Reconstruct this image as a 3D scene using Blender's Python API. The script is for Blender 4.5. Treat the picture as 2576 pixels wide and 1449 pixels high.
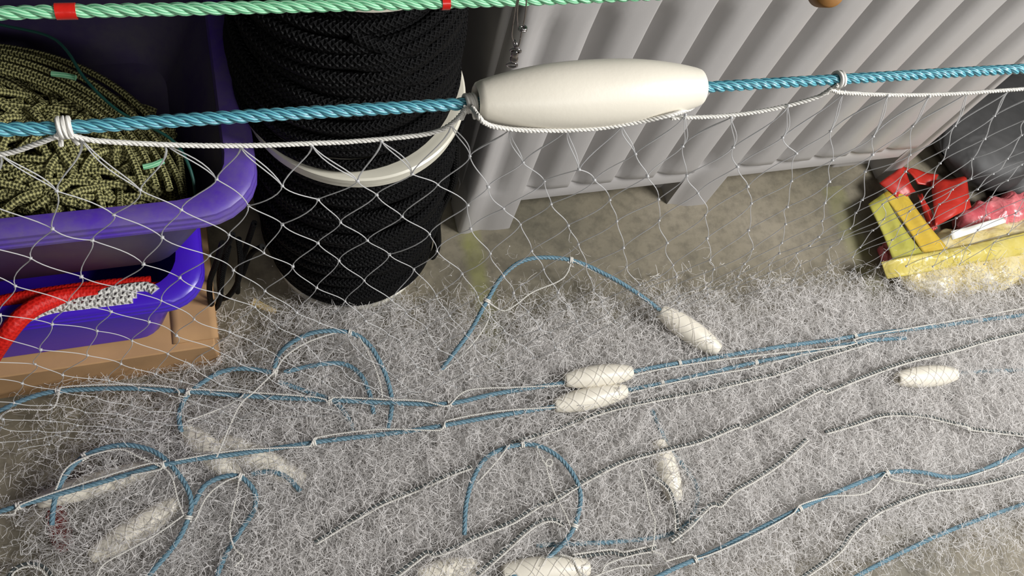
import bpy, math, random
import numpy as np

# ------------------------------------------------------------------ clearing
for o in list(bpy.data.objects):
    bpy.data.objects.remove(o)
S = bpy.context.scene
COL = S.collection
R_ = np.random.default_rng(7)
random.seed(7)
PI = math.pi

# ------------------------------------------------------------------ camera
FOC, PCX, PCY, CAMH = 2100.0, 1288.0, 724.5, 1.5
_n = np.array([841 - PCX, 1644 - PCY, FOC]); _n /= np.linalg.norm(_n)
_z = -_n
_f = np.array([0, 0, 1.0])
_y = _f - (_f @ _z) * _z; _y /= np.linalg.norm(_y)
_x = np.cross(_y, _z)
CM = np.array([_x, _y, _z])
_t = math.atan2(.601, .799)
CM = np.array([[math.cos(_t), math.sin(_t), 0], [-math.sin(_t), math.cos(_t), 0], [0, 0, 1]]) @ CM
CAMP = np.array([0, 0, CAMH])
cd = bpy.data.cameras.new('camera'); cam = bpy.data.objects.new('camera', cd); COL.objects.link(cam)
from mathutils import Matrix, Vector
_r, _d, _w = CM[:, 0], CM[:, 1], CM[:, 2]
cam.matrix_world = Matrix([[_r[0], -_d[0], -_w[0], 0], [_r[1], -_d[1], -_w[1], 0], [_r[2], -_d[2], -_w[2], CAMH], [0, 0, 0, 1]])
cd.sensor_width = 36; cd.lens = FOC / 2576 * 36; cd.clip_start = .02
S.camera = cam

# ------------------------------------------------------------------ world, light, exposure
S.view_settings.view_transform = 'Standard'
S.view_settings.look = 'None'
S.view_settings.gamma = 1
S.view_settings.use_curve_mapping = False
S.view_settings.exposure = 0.0
W = bpy.data.worlds.new('world'); S.world = W; W.use_nodes = True
W.node_tree.nodes['Background'].inputs[0].default_value = (1, .99, .98, 1)
W.node_tree.nodes['Background'].inputs[1].default_value = .085
def area(name, loc, target, sx, sy, power, col):
    l = bpy.data.lights.new(name, 'AREA'); l.shape = 'RECTANGLE'; l.size = sx; l.size_y = sy; l.energy = power; l.color = col
    o = bpy.data.objects.new(name, l); COL.objects.link(o); o.location = loc
    o.rotation_euler = (Vector(target) - Vector(loc)).to_track_quat('-Z', 'Y').to_euler()
    return o
area('work_lamp', (2.10, -.45, 2.35), (.6, .45, .2), .8, .7, 105, (1, .99, .98))
area('fill_light', (.5, -1.3, 2.2), (.5, .45, .2), 1.2, .3, 13, (1, .985, .965))  # weak fill added to brighten the crate front, not an actual fitting

# ------------------------------------------------------------------ pixel <-> place helpers
def ray(x, y): return CM @ np.array([(x - PCX) / FOC, (y - PCY) / FOC, 1.0])
def FL(x, y, z=0.0):
    r = ray(x, y); return CAMP + r * ((z - CAMH) / r[2])
def PY(x, y, Y):
    r = ray(x, y); return CAMP + r * (Y / r[1])
def project(P):
    q = (np.asarray(P) - CAMP) @ CM
    return PCX + FOC * q[..., 0] / q[..., 2], PCY + FOC * q[..., 1] / q[..., 2]

# ------------------------------------------------------------------ materials
def lin(c):
    return tuple(((v / 255) / 12.92 if v / 255 <= .04045 else ((v / 255 + .055) / 1.055) ** 2.4) for v in c) + (1,)
class NT:
    def __init__(s, name):
        s.m = bpy.data.materials.new(name); s.m.use_nodes = True
        s.t = s.m.node_tree; s.b = s.t.nodes['Principled BSDF']
    def n(s, typ, **kw):
        nd = s.t.nodes.new(typ)
        for k, v in kw.items(): setattr(nd, k, v)
        return nd
    def l(s, a, b): s.t.links.new(a, b)
    def math(s, op, a, b=None):
        nd = s.n('ShaderNodeMath', operation=op)
        for i, v in enumerate((a, b)):
            if v is None: continue
            if isinstance(v, (int, float)): nd.inputs[i].default_value = v
            else: s.l(v, nd.inputs[i])
        return nd.outputs[0]
    def mix(s, fac, a, b):
        nd = s.n('ShaderNodeMix', data_type='RGBA')
        if isinstance(fac, (int, float)): nd.inputs[0].default_value = fac
        else: s.l(fac, nd.inputs[0])
        for i, v in ((6, a), (7, b)):
            if isinstance(v, tuple): nd.inputs[i].default_value = v
            else: s.l(v, nd.inputs[i])
        return nd.outputs[2]
    def noise(s, scale, detail=4, coord='Object', rough=.55, dist=0):
        tc = s.n('ShaderNodeTexCoord'); nz = s.n('ShaderNodeTexNoise')
        nz.inputs['Scale'].default_value = scale; nz.inputs['Detail'].default_value = detail
        nz.inputs['Roughness'].default_value = rough; nz.inputs['Distortion'].default_value = dist
        s.l(tc.outputs[coord], nz.inputs['Vector']); return nz.outputs[0]
    def ramp(s, fac, stops):
        r = s.n('ShaderNodeValToRGB'); e = r.color_ramp.elements
        while len(e) > 1: e.remove(e[-1])
        for i, (p, c) in enumerate(stops):
            el = e[0] if i == 0 else e.new(p)
            el.position = p; el.color = c
        s.l(fac, r.inputs[0]); return r.outputs[0]
    def bump(s, h, strength=.3, dist=.002):
        b = s.n('ShaderNodeBump'); b.inputs['Strength'].default_value = strength; b.inputs['Distance'].default_value = dist
        s.l(h, b.inputs['Height']); s.l(b.outputs[0], s.b.inputs['Normal'])
    def base(s, c):
        if isinstance(c, tuple): s.b.inputs['Base Color'].default_value = c
        else: s.l(c, s.b.inputs['Base Color'])
    def set(s, **kw):
        for k, v in kw.items(): s.b.inputs[k.replace('_', ' ')].default_value = v
        return s
def plain(name, c, rough=.5, nscale=None, var=.25, bump=0, bscale=60, **kw):
    t = NT(name); t.set(Roughness=rough, **kw); col = lin(c)
    if nscale:
        d = tuple(v * (1 - var) for v in col[:3]) + (1,); h = tuple(min(1, v * (1 + var)) for v in col[:3]) + (1,)
        t.base(t.ramp(t.noise(nscale, 5), [(.3, d), (.7, h)]))
    else: t.base(col)
    if bump: t.bump(t.noise(bscale, 3), bump)
    return t.m
def braid_mat(name, dark, light, nu, nv, rough=.6, bstr=.8, bdist=.0015, spec=.3):
    """woven sheath: interlaced picks along the cord's own UV (u round the cord, v along it)"""
    t = NT(name); t.set(Roughness=rough); t.b.inputs['Specular IOR Level'].default_value = spec
    uv = t.n('ShaderNodeUVMap'); sp = t.n('ShaderNodeSeparateXYZ'); t.l(uv.outputs[0], sp.inputs[0])
    u = t.math('MULTIPLY', sp.outputs[0], 2 * PI * nu); v = t.math('MULTIPLY', sp.outputs[1], 2 * PI * nv)
    a = t.math('SINE', t.math('ADD', u, v)); b = t.math('SINE', t.math('SUBTRACT', u, v))
    h = t.math('MAXIMUM', a, b)
    sel = t.math('MULTIPLY_ADD', t.math('MULTIPLY', a, b), .5); sel.node.inputs[2].default_value = .5
    nz = t.noise(35, 3)
    lo = lin(dark); hi = lin(light)
    c = t.mix(t.ramp(sel, [(.35, (0, 0, 0, 1)), (.65, (1, 1, 1, 1))]), lo, hi)
    c2 = t.mix(t.math('MULTIPLY', nz, .35), c, tuple(x * .5 for x in hi[:3]) + (1,))
    t.base(c2); t.bump(h, bstr, bdist)
    return t.m
def rope_mat(name, dark, light, rough=.28, ns=7, spec=.6):
    """fibres lying along a strand's UV"""
    t = NT(name); t.set(Roughness=rough); t.b.inputs['Specular IOR Level'].default_value = spec
    uv = t.n('ShaderNodeUVMap'); sp = t.n('ShaderNodeSeparateXYZ'); t.l(uv.outputs[0], sp.inputs[0])
    ph = t.math('ADD', t.math('MULTIPLY', sp.outputs[0], 2 * PI * ns), t.math('MULTIPLY', sp.outputs[1], 2 * PI * .7))
    w = t.math('MULTIPLY_ADD', t.math('SINE', ph), .5); w.node.inputs[2].default_value = .5
    mp = t.n('ShaderNodeMapping'); mp.inputs['Scale'].default_value = (26, 1.6, 1); t.l(uv.outputs[0], mp.inputs[0])
    nz = t.n('ShaderNodeTexNoise'); nz.inputs['Scale'].default_value = 1.5; nz.inputs['Detail'].default_value = 3; t.l(mp.outputs[0], nz.inputs['Vector'])
    f = t.math('ADD', t.math('MULTIPLY', w, .45), t.math('MULTIPLY', nz.outputs[0], .6))
    t.base(t.ramp(f, [(.25, lin(dark)), (.8, lin(light))]))
    t.bump(f, .7, .0008)
    return t.m

M = {}
M['float'] = plain('float_foam', (216, 210, 195), .42, 14, .03, .04, 300)
M['blue'] = rope_mat('blue_rope_fibre', (24, 80, 110), (112, 192, 202), .3)
M['blue_floor'] = rope_mat('blue_floor_rope_fibre', (48, 82, 102), (124, 160, 174), .5)
M['green'] = rope_mat('green_rope_fibre', (70, 160, 110), (170, 225, 185), .45)
M['white'] = rope_mat('white_twine_fibre', (196, 192, 184), (240, 238, 230), .6, 4, .3)
M['tape'] = plain('red_tape', (190, 30, 22), .25, 60, .1, .1, 200)
M['tape_dull'] = plain('dull_red_plastic', (120, 34, 30), .6, 30, .2)
def grimy(name, c, grime, amt, rough, scale=4, crinkle=0, cs=30):
    t = NT(name); t.set(Roughness=rough)
    n1 = t.ramp(t.noise(scale, 8, rough=.7), [(.42, (0, 0, 0, 1)), (.72, (amt, amt, amt, 1))])
    t.base(t.mix(n1, lin(c), lin(grime))); t.bump(t.noise(cs if crinkle else 90, 2 if crinkle else 4, dist=1.2 if crinkle else 0), crinkle or .08, .012 if crinkle else .002)
    return t.m
M['purple'] = grimy('purple_plastic_worn', (84, 52, 172), (120, 108, 130), .8, .42, 9)
M['purple2'] = grimy('purple_plastic', (66, 26, 190), (76, 56, 160), .5, .3, 5)
M['dusty'] = grimy('dusty_purple_plastic', (78, 66, 108), (104, 100, 106), .95, .5, 6)
M['card'] = plain('cardboard', (178, 140, 98), .85, 9, .12, .15, 40)
M['crate'] = plain('grey_plastic', (172, 169, 167), .40, 5, .05, .06, 120)
M['black_cord'] = braid_mat('black_braid', (4, 4, 5), (11, 11, 12), 6, 7, .6, .9, .0015, .14)
M['olive'] = braid_mat('olive_braid', (40, 42, 18), (182, 178, 122), 3, 4, .7, .9, .0012, .2)
M['olive2'] = M['olive']
M['redcord'] = braid_mat('red_braid', (196, 20, 14), (222, 34, 24), 7, 9, .5, .4, .0008)
M['whitecord'] = braid_mat('white_braid', (178, 176, 170), (238, 236, 230), 4, 5, .4, .9, .0015)
M['teal'] = plain('teal_cord', (24, 74, 66), .5)
M['flange'] = plain('white_plastic', (206, 202, 186), .35, 8, .06)
M['steel'] = plain('steel', (170, 165, 165), .22, None, Metallic=1.0)
M['brown'] = plain('brown_cardboard_tube', (150, 104, 48), .6, 30, .3)
M['yellow'] = grimy('yellow_film', (188, 172, 86), (204, 192, 132), .9, .3, 12, .5, 22)
M['lime'] = grimy('lime_film', (166, 162, 72), (176, 168, 84), .9, .4, 9, .3, 16)
M['orange'] = grimy('orange_yellow_film', (196, 164, 58), (190, 170, 70), .9, .4, 9, .3, 16)
M['bagclear'] = grimy('pale_yellow_film', (196, 178, 116), (214, 206, 176), .9, .28, 16, .6, 26)
M['red'] = grimy('red_plastic_sheet', (176, 42, 30), (140, 30, 24), .8, .42, 8, .35, 14)
M['pink'] = grimy('pink_film', (190, 84, 92), (212, 140, 140), .9, .3, 16, .7, 26)
M['paper'] = plain('white_paper', (226, 224, 214), .6, 20, .08)
M['darkbag'] = grimy('dark_grey_film', (46, 46, 46), (62, 61, 60), .9, .6, 5, .45, 9)
M['splinter'] = plain('pale_wood', (190, 168, 116), .8, 60, .2)
M['leadcore'] = plain('dark_lead_core', (66, 72, 72), .6, 80, .25)
def net_mat(name, c, rough, transl=.3, transp=.2):
    t = NT(name); t.base(lin(c)); t.set(Roughness=rough)
    t.b.inputs['Specular IOR Level'].default_value = .55
    tl = t.n('ShaderNodeBsdfTranslucent'); tl.inputs[0].default_value = lin(c)
    m1 = t.n('ShaderNodeMixShader'); m1.inputs[0].default_value = transl
    out = t.t.nodes['Material Output']
    t.l(t.b.outputs[0], m1.inputs[1]); t.l(tl.outputs[0], m1.inputs[2])
    if not transp:
        t.l(m1.outputs[0], out.inputs[0]); return t.m
    tr = t.n('ShaderNodeBsdfTransparent'); m2 = t.n('ShaderNodeMixShader'); m2.inputs[0].default_value = transp
    t.l(m1.outputs[0], m2.inputs[1]); t.l(tr.outputs[0], m2.inputs[2]); t.l(m2.outputs[0], out.inputs[0])
    return t.m
M['net'] = net_mat('net_monofilament', (214, 214, 214), .35, .2, .34)
M['pile'] = net_mat('heap_monofilament', (253, 251, 249), .4, .5, 0)

# floor: olive-brown concrete, stains, scuffs, a worn yellow-green paint stripe
def floor_mat():
    t = NT('concrete'); t.set(Roughness=.62)
    a = t.ramp(t.noise(2.2, 8, rough=.65), [(.3, lin((88, 84, 70))), (.5, lin((116, 109, 92))), (.72, lin((136, 128, 112)))])
    b = t.ramp(t.noise(34, 6, rough=.7), [(.36, (.45, .45, .45, 1)), (.55, (1, 1, 1, 1))])
    mul = t.n('ShaderNodeMix', data_type='RGBA', blend_type='MULTIPLY'); mul.inputs[0].default_value = .55
    t.l(a, mul.inputs[6]); t.l(b, mul.inputs[7])
    tc = t.n('ShaderNodeTexCoord'); sp = t.n('ShaderNodeSeparateXYZ'); t.l(tc.outputs['Object'], sp.inputs[0])
    def stripe(x0, hw, y0, y1):
        nx = t.math('ADD', t.math('ABSOLUTE', t.math('SUBTRACT', sp.outputs[0], x0)), t.math('MULTIPLY', t.noise(22, 5), .03))
        m = t.math('MULTIPLY', t.math('SUBTRACT', hw + .022, nx), 55); m.node.use_clamp = True
        m = t.math('MULTIPLY', m, t.math('GREATER_THAN', t.math('ADD', sp.outputs[1], t.math('MULTIPLY', t.noise(16, 4), .1)), y0 + .05))
        return t.math('MULTIPLY', m, t.math('LESS_THAN', sp.outputs[1], y1))
    st = t.math('MAXIMUM', stripe(.378, .020, .42, .76), t.math('MULTIPLY', stripe(1.245, .030, .42, .72), .55))
    st = t.math('MULTIPLY', st, t.ramp(t.noise(14, 6), [(.3, (.15, .15, .15, 1)), (.62, (.6, .6, .6, 1))]))
    t.base(t.mix(st, mul.outputs[2], lin((120, 122, 58))))
    t.bump(t.noise(70, 6), .12, .003)
    return t.m
M['floor'] = floor_mat()
M['wall'] = plain('grey_wall', (92, 92, 92), .8, 3, .1)

# ------------------------------------------------------------------ mesh helpers
def mesh(name, V, Fq, mat, parent=None, uv=None, smooth=True, F3=None):
    V = np.asarray(V, dtype=np.float32).reshape(-1, 3)
    me = bpy.data.meshes.new(name)
    if isinstance(Fq, np.ndarray):
        me.vertices.add(len(V)); me.vertices.foreach_set('co', V.ravel())
        k = Fq.shape[1]; nf = len(Fq)
        me.loops.add(nf * k); me.loops.foreach_set('vertex_index', Fq.astype(np.int32).ravel())
        me.polygons.add(nf); me.polygons.foreach_set('loop_start', np.arange(0, nf * k, k, dtype=np.int32))
        me.update(calc_edges=True); me.validate()
        if uv is not None:
            l = me.uv_layers.new(name='UVMap'); l.data.foreach_set('uv', np.asarray(uv, dtype=np.float32).ravel())
    else:
        me.from_pydata([tuple(v) for v in V], [], [tuple(f) for f in Fq]); me.update()
    if smooth: me.polygons.foreach_set('use_smooth', [True] * len(me.polygons))
    me.materials.append(mat)
    o = bpy.data.objects.new(name, me); COL.objects.link(o)
    if parent: o.parent = parent
    return o
def tag(o, label=None, cat=None, group=None, kind=None):
    if label: o['label'] = label
    if cat: o['category'] = cat
    if group: o['group'] = group
    if kind: o['kind'] = kind
    return o
def empty(name, loc=(0, 0, 0)):
    o = bpy.data.objects.new(name, None); COL.objects.link(o); o.location = loc; o.empty_display_size = .05
    return o
def adopt(root, *objs):
    """parent meshes built in world space to a root standing at the thing's base"""
    for o in objs:
        o.parent = root; o.matrix_parent_inverse = Matrix.Translation(root.location).inverted()
class MB:
    """collects quads (with uv)"""
    def __init__(s): s.V = []; s.F = []; s.U = []; s.k = 0
    def add(s, V, F, U=None):
        s.V.append(V); s.F.append(F + s.k); s.k += len(V)
        s.U.append(U if U is not None else np.zeros((F.size, 2)))
    def build(s, name, mat, parent=None, smooth=True):
        return mesh(name, np.vstack(s.V), np.vstack(s.F), mat, parent, np.vstack(s.U), smooth)
def catmull(P, step):
    P = np.asarray(P, float)
    if len(P) < 3:
        n = max(2, int(np.linalg.norm(P[1] - P[0]) / step)); return P[0] + (P[1] - P[0]) * np.linspace(0, 1, n)[:, None]
    Q = np.vstack([2 * P[0] - P[1], P, 2 * P[-1] - P[-2]]); out = []
    for i in range(1, len(Q) - 2):
        p0, p1, p2, p3 = Q[i - 1:i + 3]
        n = max(2, int(np.linalg.norm(p2 - p1) / step)); t = np.linspace(0, 1, n, endpoint=False)[:, None]
        out.append(.5 * (2 * p1 + (p2 - p0) * t + (2 * p0 - 5 * p1 + 4 * p2 - p3) * t ** 2 + (3 * p1 - p0 - 3 * p2 + p3) * t ** 3))
    out.append(P[-1:]); return np.vstack(out)
def frames(P):
    T = np.gradient(P, axis=0); T /= np.linalg.norm(T, axis=1)[:, None] + 1e-12
    N = np.zeros_like(P); a = np.array([0, 0, 1.0]) if abs(T[0][2]) < .9 else np.array([1.0, 0, 0])
    v = np.cross(T[0], a); v /= np.linalg.norm(v)
    for i in range(len(P)):
        v = v - (v @ T[i]) * T[i]; v /= np.linalg.norm(v) + 1e-12; N[i] = v
    return T, N, np.cross(T, N)
def tube(mb, P, r, sides=8, cap=True, flat=1.0):
    P = np.asarray(P, float); n = len(P); T, N, B = frames(P)
    r = np.broadcast_to(np.asarray(r, float), (n,))
    a = np.linspace(0, 2 * PI, sides, endpoint=False)
    V = P[:, None] + r[:, None, None] * (np.cos(a)[None, :, None] * N[:, None] + flat * np.sin(a)[None, :, None] * B[:, None])
    L = np.concatenate([[0], np.cumsum(np.linalg.norm(np.diff(P, axis=0), axis=1))]) / (2 * PI * r.mean())
    i = np.arange(n - 1)[:, None]; j = np.arange(sides)[None]
    j2 = (j + 1) % sides
    Fq = np.stack([i * sides + j, i * sides + j2, (i + 1) * sides + j2, (i + 1) * sides + j], -1).reshape(-1, 4)
    u0 = np.broadcast_to(j / sides, (n - 1, sides)); u1 = np.broadcast_to((j + 1) / sides, (n - 1, sides))
    v0 = np.broadcast_to(L[:-1, None], (n - 1, sides)); v1 = np.broadcast_to(L[1:, None], (n - 1, sides))
    U = np.stack([np.stack([u0, v0], -1), np.stack([u1, v0], -1), np.stack([u1, v1], -1), np.stack([u0, v1], -1)], 2).reshape(-1, 2)
    mb.add(V.reshape(-1, 3), Fq, U)
    if cap and sides >= 4:
        for e, k in ((0, 0), (n - 1, (n - 1) * sides)):
            c = P[e]; ring = V[e]
            VV = np.vstack([ring, c[None]])
            FF = np.array([[q, (q + 1) % sides, sides, sides] for q in range(sides)])
            # quads with a doubled apex become triangles after validate()
            FF = np.array([[q, (q + 1) % sides, (q + 2) % sides, sides] for q in range(0, sides - 1, 2)])
            mb.add(VV, FF)
def twisted(mb, P, rad, pitch, strands=3, sides=7, hand=1, ppt=10, phase=0):
    """laid rope: strands wound about the path"""
    L = np.linalg.norm(np.diff(P, axis=0), axis=1).sum()
    n = max(8, int(L / pitch * ppt)); s = np.concatenate([[0], np.cumsum(np.linalg.norm(np.diff(P, axis=0), axis=1))])
    q = np.linspace(0, s[-1], n); P = np.stack([np.interp(q, s, P[:, k]) for k in range(3)], 1)
    T, N, B = frames(P); sr = rad * (.54 if strands == 3 else .5); cr = rad - sr
    for k in range(strands):
        a = hand * 2 * PI * q / pitch + 2 * PI * k / strands + phase
        tube(mb, P + cr * (np.cos(a)[:, None] * N + np.sin(a)[:, None] * B), sr, sides)
def coil(P0, axis, rad, turns, pitch, npt=14, ph=0):
    axis = np.asarray(axis, float); axis /= np.linalg.norm(axis)
    a = np.array([0, 0, 1.0]) if abs(axis[2]) < .9 else np.array([1.0, 0, 0])
    N = np.cross(axis, a); N /= np.linalg.norm(N); B = np.cross(axis, N)
    t = np.linspace(0, 2 * PI * turns, int(npt * turns) + 1)
    return P0 + rad * (np.cos(t + ph)[:, None] * N + np.sin(t + ph)[:, None] * B) + axis * ((t / (2 * PI) - turns / 2) * pitch)[:, None]
def lathe(prof, p0, p1, seg=40):
    """profile (s along p0->p1 in metres, r)"""
    p0 = np.asarray(p0, float); p1 = np.asarray(p1, float); ax = (p1 - p0) / np.linalg.norm(p1 - p0)
    a = np.array([0, 0, 1.0]) if abs(ax[2]) < .9 else np.array([1.0, 0, 0])
    N = np.cross(ax, a); N /= np.linalg.norm(N); B = np.cross(ax, N)
    t = np.linspace(0, 2 * PI, seg, endpoint=False); C = np.cos(t)[:, None] * N + np.sin(t)[:, None] * B
    prof = np.array(prof); V = p0 + prof[:, :1, None] * ax + prof[:, 1:2, None] * C[None]
    n = len(prof); i = np.arange(n - 1)[:, None]; j = np.arange(seg)[None]; j2 = (j + 1) % seg
    return V.reshape(-1, 3), np.stack([i * seg + j, i * seg + j2, (i + 1) * seg + j2, (i + 1) * seg + j], -1).reshape(-1, 4)
def hair(P, r, sides=3):
    """many short strands at once. P (S,n,3)"""
    P = np.asarray(P, float); Sn, n, _ = P.shape
    T = np.gradient(P, axis=1); T /= np.linalg.norm(T, axis=2)[..., None] + 1e-9
    ref = np.array([.31, .42, .85]); N = np.cross(T, ref); N /= np.linalg.norm(N, axis=2)[..., None] + 1e-9; B = np.cross(T, N)
    r = np.broadcast_to(np.asarray(r, float).reshape(-1, 1, 1, 1), (Sn, 1, 1, 1))
    a = np.linspace(0, 2 * PI, sides, endpoint=False)
    V = P[:, :, None] + r * (np.cos(a)[None, None, :, None] * N[:, :, None] + np.sin(a)[None, None, :, None] * B[:, :, None])
    s = np.arange(Sn)[:, None, None] * n * sides; i = np.arange(n - 1)[None, :, None] * sides; j = np.arange(sides)[None, None]; j2 = (j + 1) % sides
    Fq = np.stack(np.broadcast_arrays(s + i + j, s + i + j2, s + i + sides + j2, s + i + sides + j), -1).reshape(-1, 4)
    return V.reshape(-1, 3), Fq
OCT_V = np.array([[1, 0, 0], [0, 1, 0], [-1, 0, 0], [0, -1, 0], [0, 0, 1], [0, 0, -1]], float)
OCT_F = np.array([[0, 1, 4], [1, 2, 4], [2, 3, 4], [3, 0, 4], [1, 0, 5], [2, 1, 5], [3, 2, 5], [0, 3, 5]])
# cube-ish bead with quads so strands and knots live in one mesh
BEAD_V = np.array([[x, y, z] for z in (-1, 0, 1) for x, y in ((1, 1), (-1, 1), (-1, -1), (1, -1))], float)
BEAD_V[:4, :2] *= .45; BEAD_V[8:, :2] *= .45
BEAD_F = np.array([[0, 1, 5, 4], [1, 2, 6, 5], [2, 3, 7, 6], [3, 0, 4, 7], [4, 5, 9, 8], [5, 6, 10, 9], [6, 7, 11, 10], [7, 4, 8, 11], [3, 2, 1, 0], [8, 9, 10, 11]])
def beads(C, r):
    C = np.asarray(C); r = np.broadcast_to(np.asarray(r, float), (len(C),))
    V = C[:, None] + r[:, None, None] * BEAD_V[None]
    return V.reshape(-1, 3), (BEAD_F[None] + np.arange(len(C))[:, None, None] * len(BEAD_V)).reshape(-1, 4)
def rrect(cx, cy, hx, hy, r, z, seg=6):
    pts = []
    for (sx, sy, a0) in ((1, 1, 0), (-1, 1, 90), (-1, -1, 180), (1, -1, 270)):
        for k in range(seg + 1):
            a = math.radians(a0 + 90 * k / seg)
            pts.append((cx + sx * (hx - r) + r * math.cos(a), cy + sy * (hy - r) + r * math.sin(a), z))
    return pts
def loft(rings, cap0=True, cap1=True):
    V = np.array([p for r in rings for p in r]); m = len(rings[0]); Fs = []
    for i in range(len(rings) - 1):
        for j in range(m):
            Fs.append((i * m + j, i * m + (j + 1) % m, (i + 1) * m + (j + 1) % m, (i + 1) * m + j))
    if cap0: Fs.append(tuple(range(m - 1, -1, -1)))
    if cap1: Fs.append(tuple((len(rings) - 1) * m + j for j in range(m)))
    return V, Fs
def box_ring(x0, x1, y0, y1, r, z): return rrect((x0 + x1) / 2, (y0 + y1) / 2, (x1 - x0) / 2, (y1 - y0) / 2, r, z)
def smooth_angle(o, deg=40):
    me = o.data
    try: me.set_sharp_from_angle(angle=math.radians(deg))
    except Exception: pass
def bevel(o, w, seg=2):
    m = o.modifiers.new('bevel', 'BEVEL'); m.width = w; m.segments = seg; m.limit_method = 'ANGLE'

# ------------------------------------------------------------------ setting
V, Fs = loft([box_ring(-2.2, 3.6, -1.4, 3.2, .01, -.08), box_ring(-2.2, 3.6, -1.4, 3.2, .01, 0)])
tag(mesh('floor', V, Fs, M['floor'], smooth=False), 'worn olive brown concrete floor with scuffs and a yellow green paint stripe', 'floor', kind='structure')
V, Fs = loft([box_ring(-2.2, 3.6, 2.6, 2.7, .005, 0), box_ring(-2.2, 3.6, 2.6, 2.7, .005, 2.6)])
tag(mesh('wall_back', V, Fs, M['wall'], smooth=False), 'plain dark grey wall behind the crate', 'wall', kind='structure')

V, Fs = loft([box_ring(-2.0, .22, .545, 1.7, .005, .955), box_ring(-2.0, .22, .545, 1.7, .005, .99)])  # board added out of view to cast shade on the bins and spools
tag(mesh('shade_board_1', V, Fs, M['wall'], smooth=False), 'added unseen dark board that shades the bins and spools from above', 'shade board', kind='structure')

# ------------------------------------------------------------------ grey ribbed crate
def crate():
    Y0 = .715; x0, x1 = .344, 1.392; pitch = .0903; e0 = .465       # slat right edges
    root = tag(empty('plastic_crate', (.868, 1.1, 0)), 'grey plastic bulk crate with ribbed slatted front standing on three feet', 'crate')
    zs = [.142, .148, .165, .2, .26, .34, .42, .5, .56, .60, .625, .645, .675, .70]
    edges = [x0 + .012] + [e0 + pitch * k for k in range(11) if e0 + pitch * k < x1 - .02] + [x1]
    fronts = []
    for k in range(len(edges) - 1):
        a, b = edges[k], edges[k + 1]
        foot = any(abs(b - q) < .02 for q in (.465, .916, 1.392)) or k == 0
        prof = [(0, 1.0), (.06, 1.0), (.14, .95), (.26, .62), (.38, .28), (.5, .09), (.62, .02), (.8, 0), (.95, 0), (.985, .03), (1.0, .12), (1.0, 1.0)]
        if k == 0: prof = [(0, .75), (.02, .3), (.06, .08), (.12, 0), (.2, .03), (.32, .3), (.42, .42), (.52, .28), (.62, .1), (.72, .02), (.85, 0), (.96, .0), (1, .1), (1, 1.0)]
        zz = ([.0, .006] if foot else []) + ([.03, .08] if foot else []) + zs
        rings = []
        for z in zz:
            d = .033 * (1 - .85 * min(1, max(0, (z - .60) / .07)))
            if z < .17: d *= .35 + .65 * max(0, (z - .142) / .028)
            off = 0
            if not foot and z < .15: off = .006 * (1 - (z - .142) / .008)
            ring = [(a + (b - a) * s, Y0 + d * t + off, z) for s, t in prof]
            ring += [(b, Y0 + .075, z), (a, Y0 + .075, z)]
            rings.append(ring)
        V, Fs = loft(rings)
        o = mesh('slat', V, Fs, M['crate']); smooth_angle(o, 50); fronts.append(o)
    # body panel behind the slats, bottom rail, rim
    V, Fs = loft([box_ring(x0 + .012, x1 - .012, Y0 + .037, 1.5, .012, .11), box_ring(x0, x1, Y0 + .037, 1.5, .012, .62), box_ring(x0, x1, Y0 + .012, 1.5, .012, .69)])
    body = mesh('body', V, Fs, M['crate']); smooth_angle(body)
    V, Fs = loft([box_ring(x0 + .02, x1 - .004, Y0 + .014, Y0 + .06, .004, .092), box_ring(x0 + .02, x1 - .004, Y0 + .012, Y0 + .06, .004, .128), box_ring(x0 + .02, x1 - .004, Y0 + .022, Y0 + .06, .004, .146)])
    rail = mesh('bottom_rail', V, Fs, M['crate']); smooth_angle(rail)
    V, Fs = loft([box_ring(x0 - .006, x1 + .006, Y0 - .004, 1.51, .02, .695), box_ring(x0 - .012, x1 + .012, Y0 - .012, 1.516, .02, .705), box_ring(x0 - .012, x1 + .012, Y0 - .012, 1.516, .02, .75), box_ring(x0 + .01, x1 - .01, Y0 + .02, 1.49, .02, .752), box_ring(x0 + .01, x1 - .01, Y0 + .02, 1.49, .02, .70)])
    rim = mesh('rim', V, Fs, M['crate']); smooth_angle(rim)
    feet = []
    for (fx0, fx1) in ((x0 + .01, .465), (.806, .916), (1.258, 1.39)):
        for (fy0, fy1) in ((Y0 + .05, Y0 + .16), (1.35, 1.48)):
            V, Fs = loft([box_ring(fx0 + .006, fx1 - .006, fy0 + .004, fy1, .006, 0), box_ring(fx0, fx1, fy0, fy1, .006, .115)])
            feet.append(mesh('foot', V, Fs, M['crate'], smooth=False))
    adopt(root, body, rail, rim, *fronts, *feet)
crate()

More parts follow.
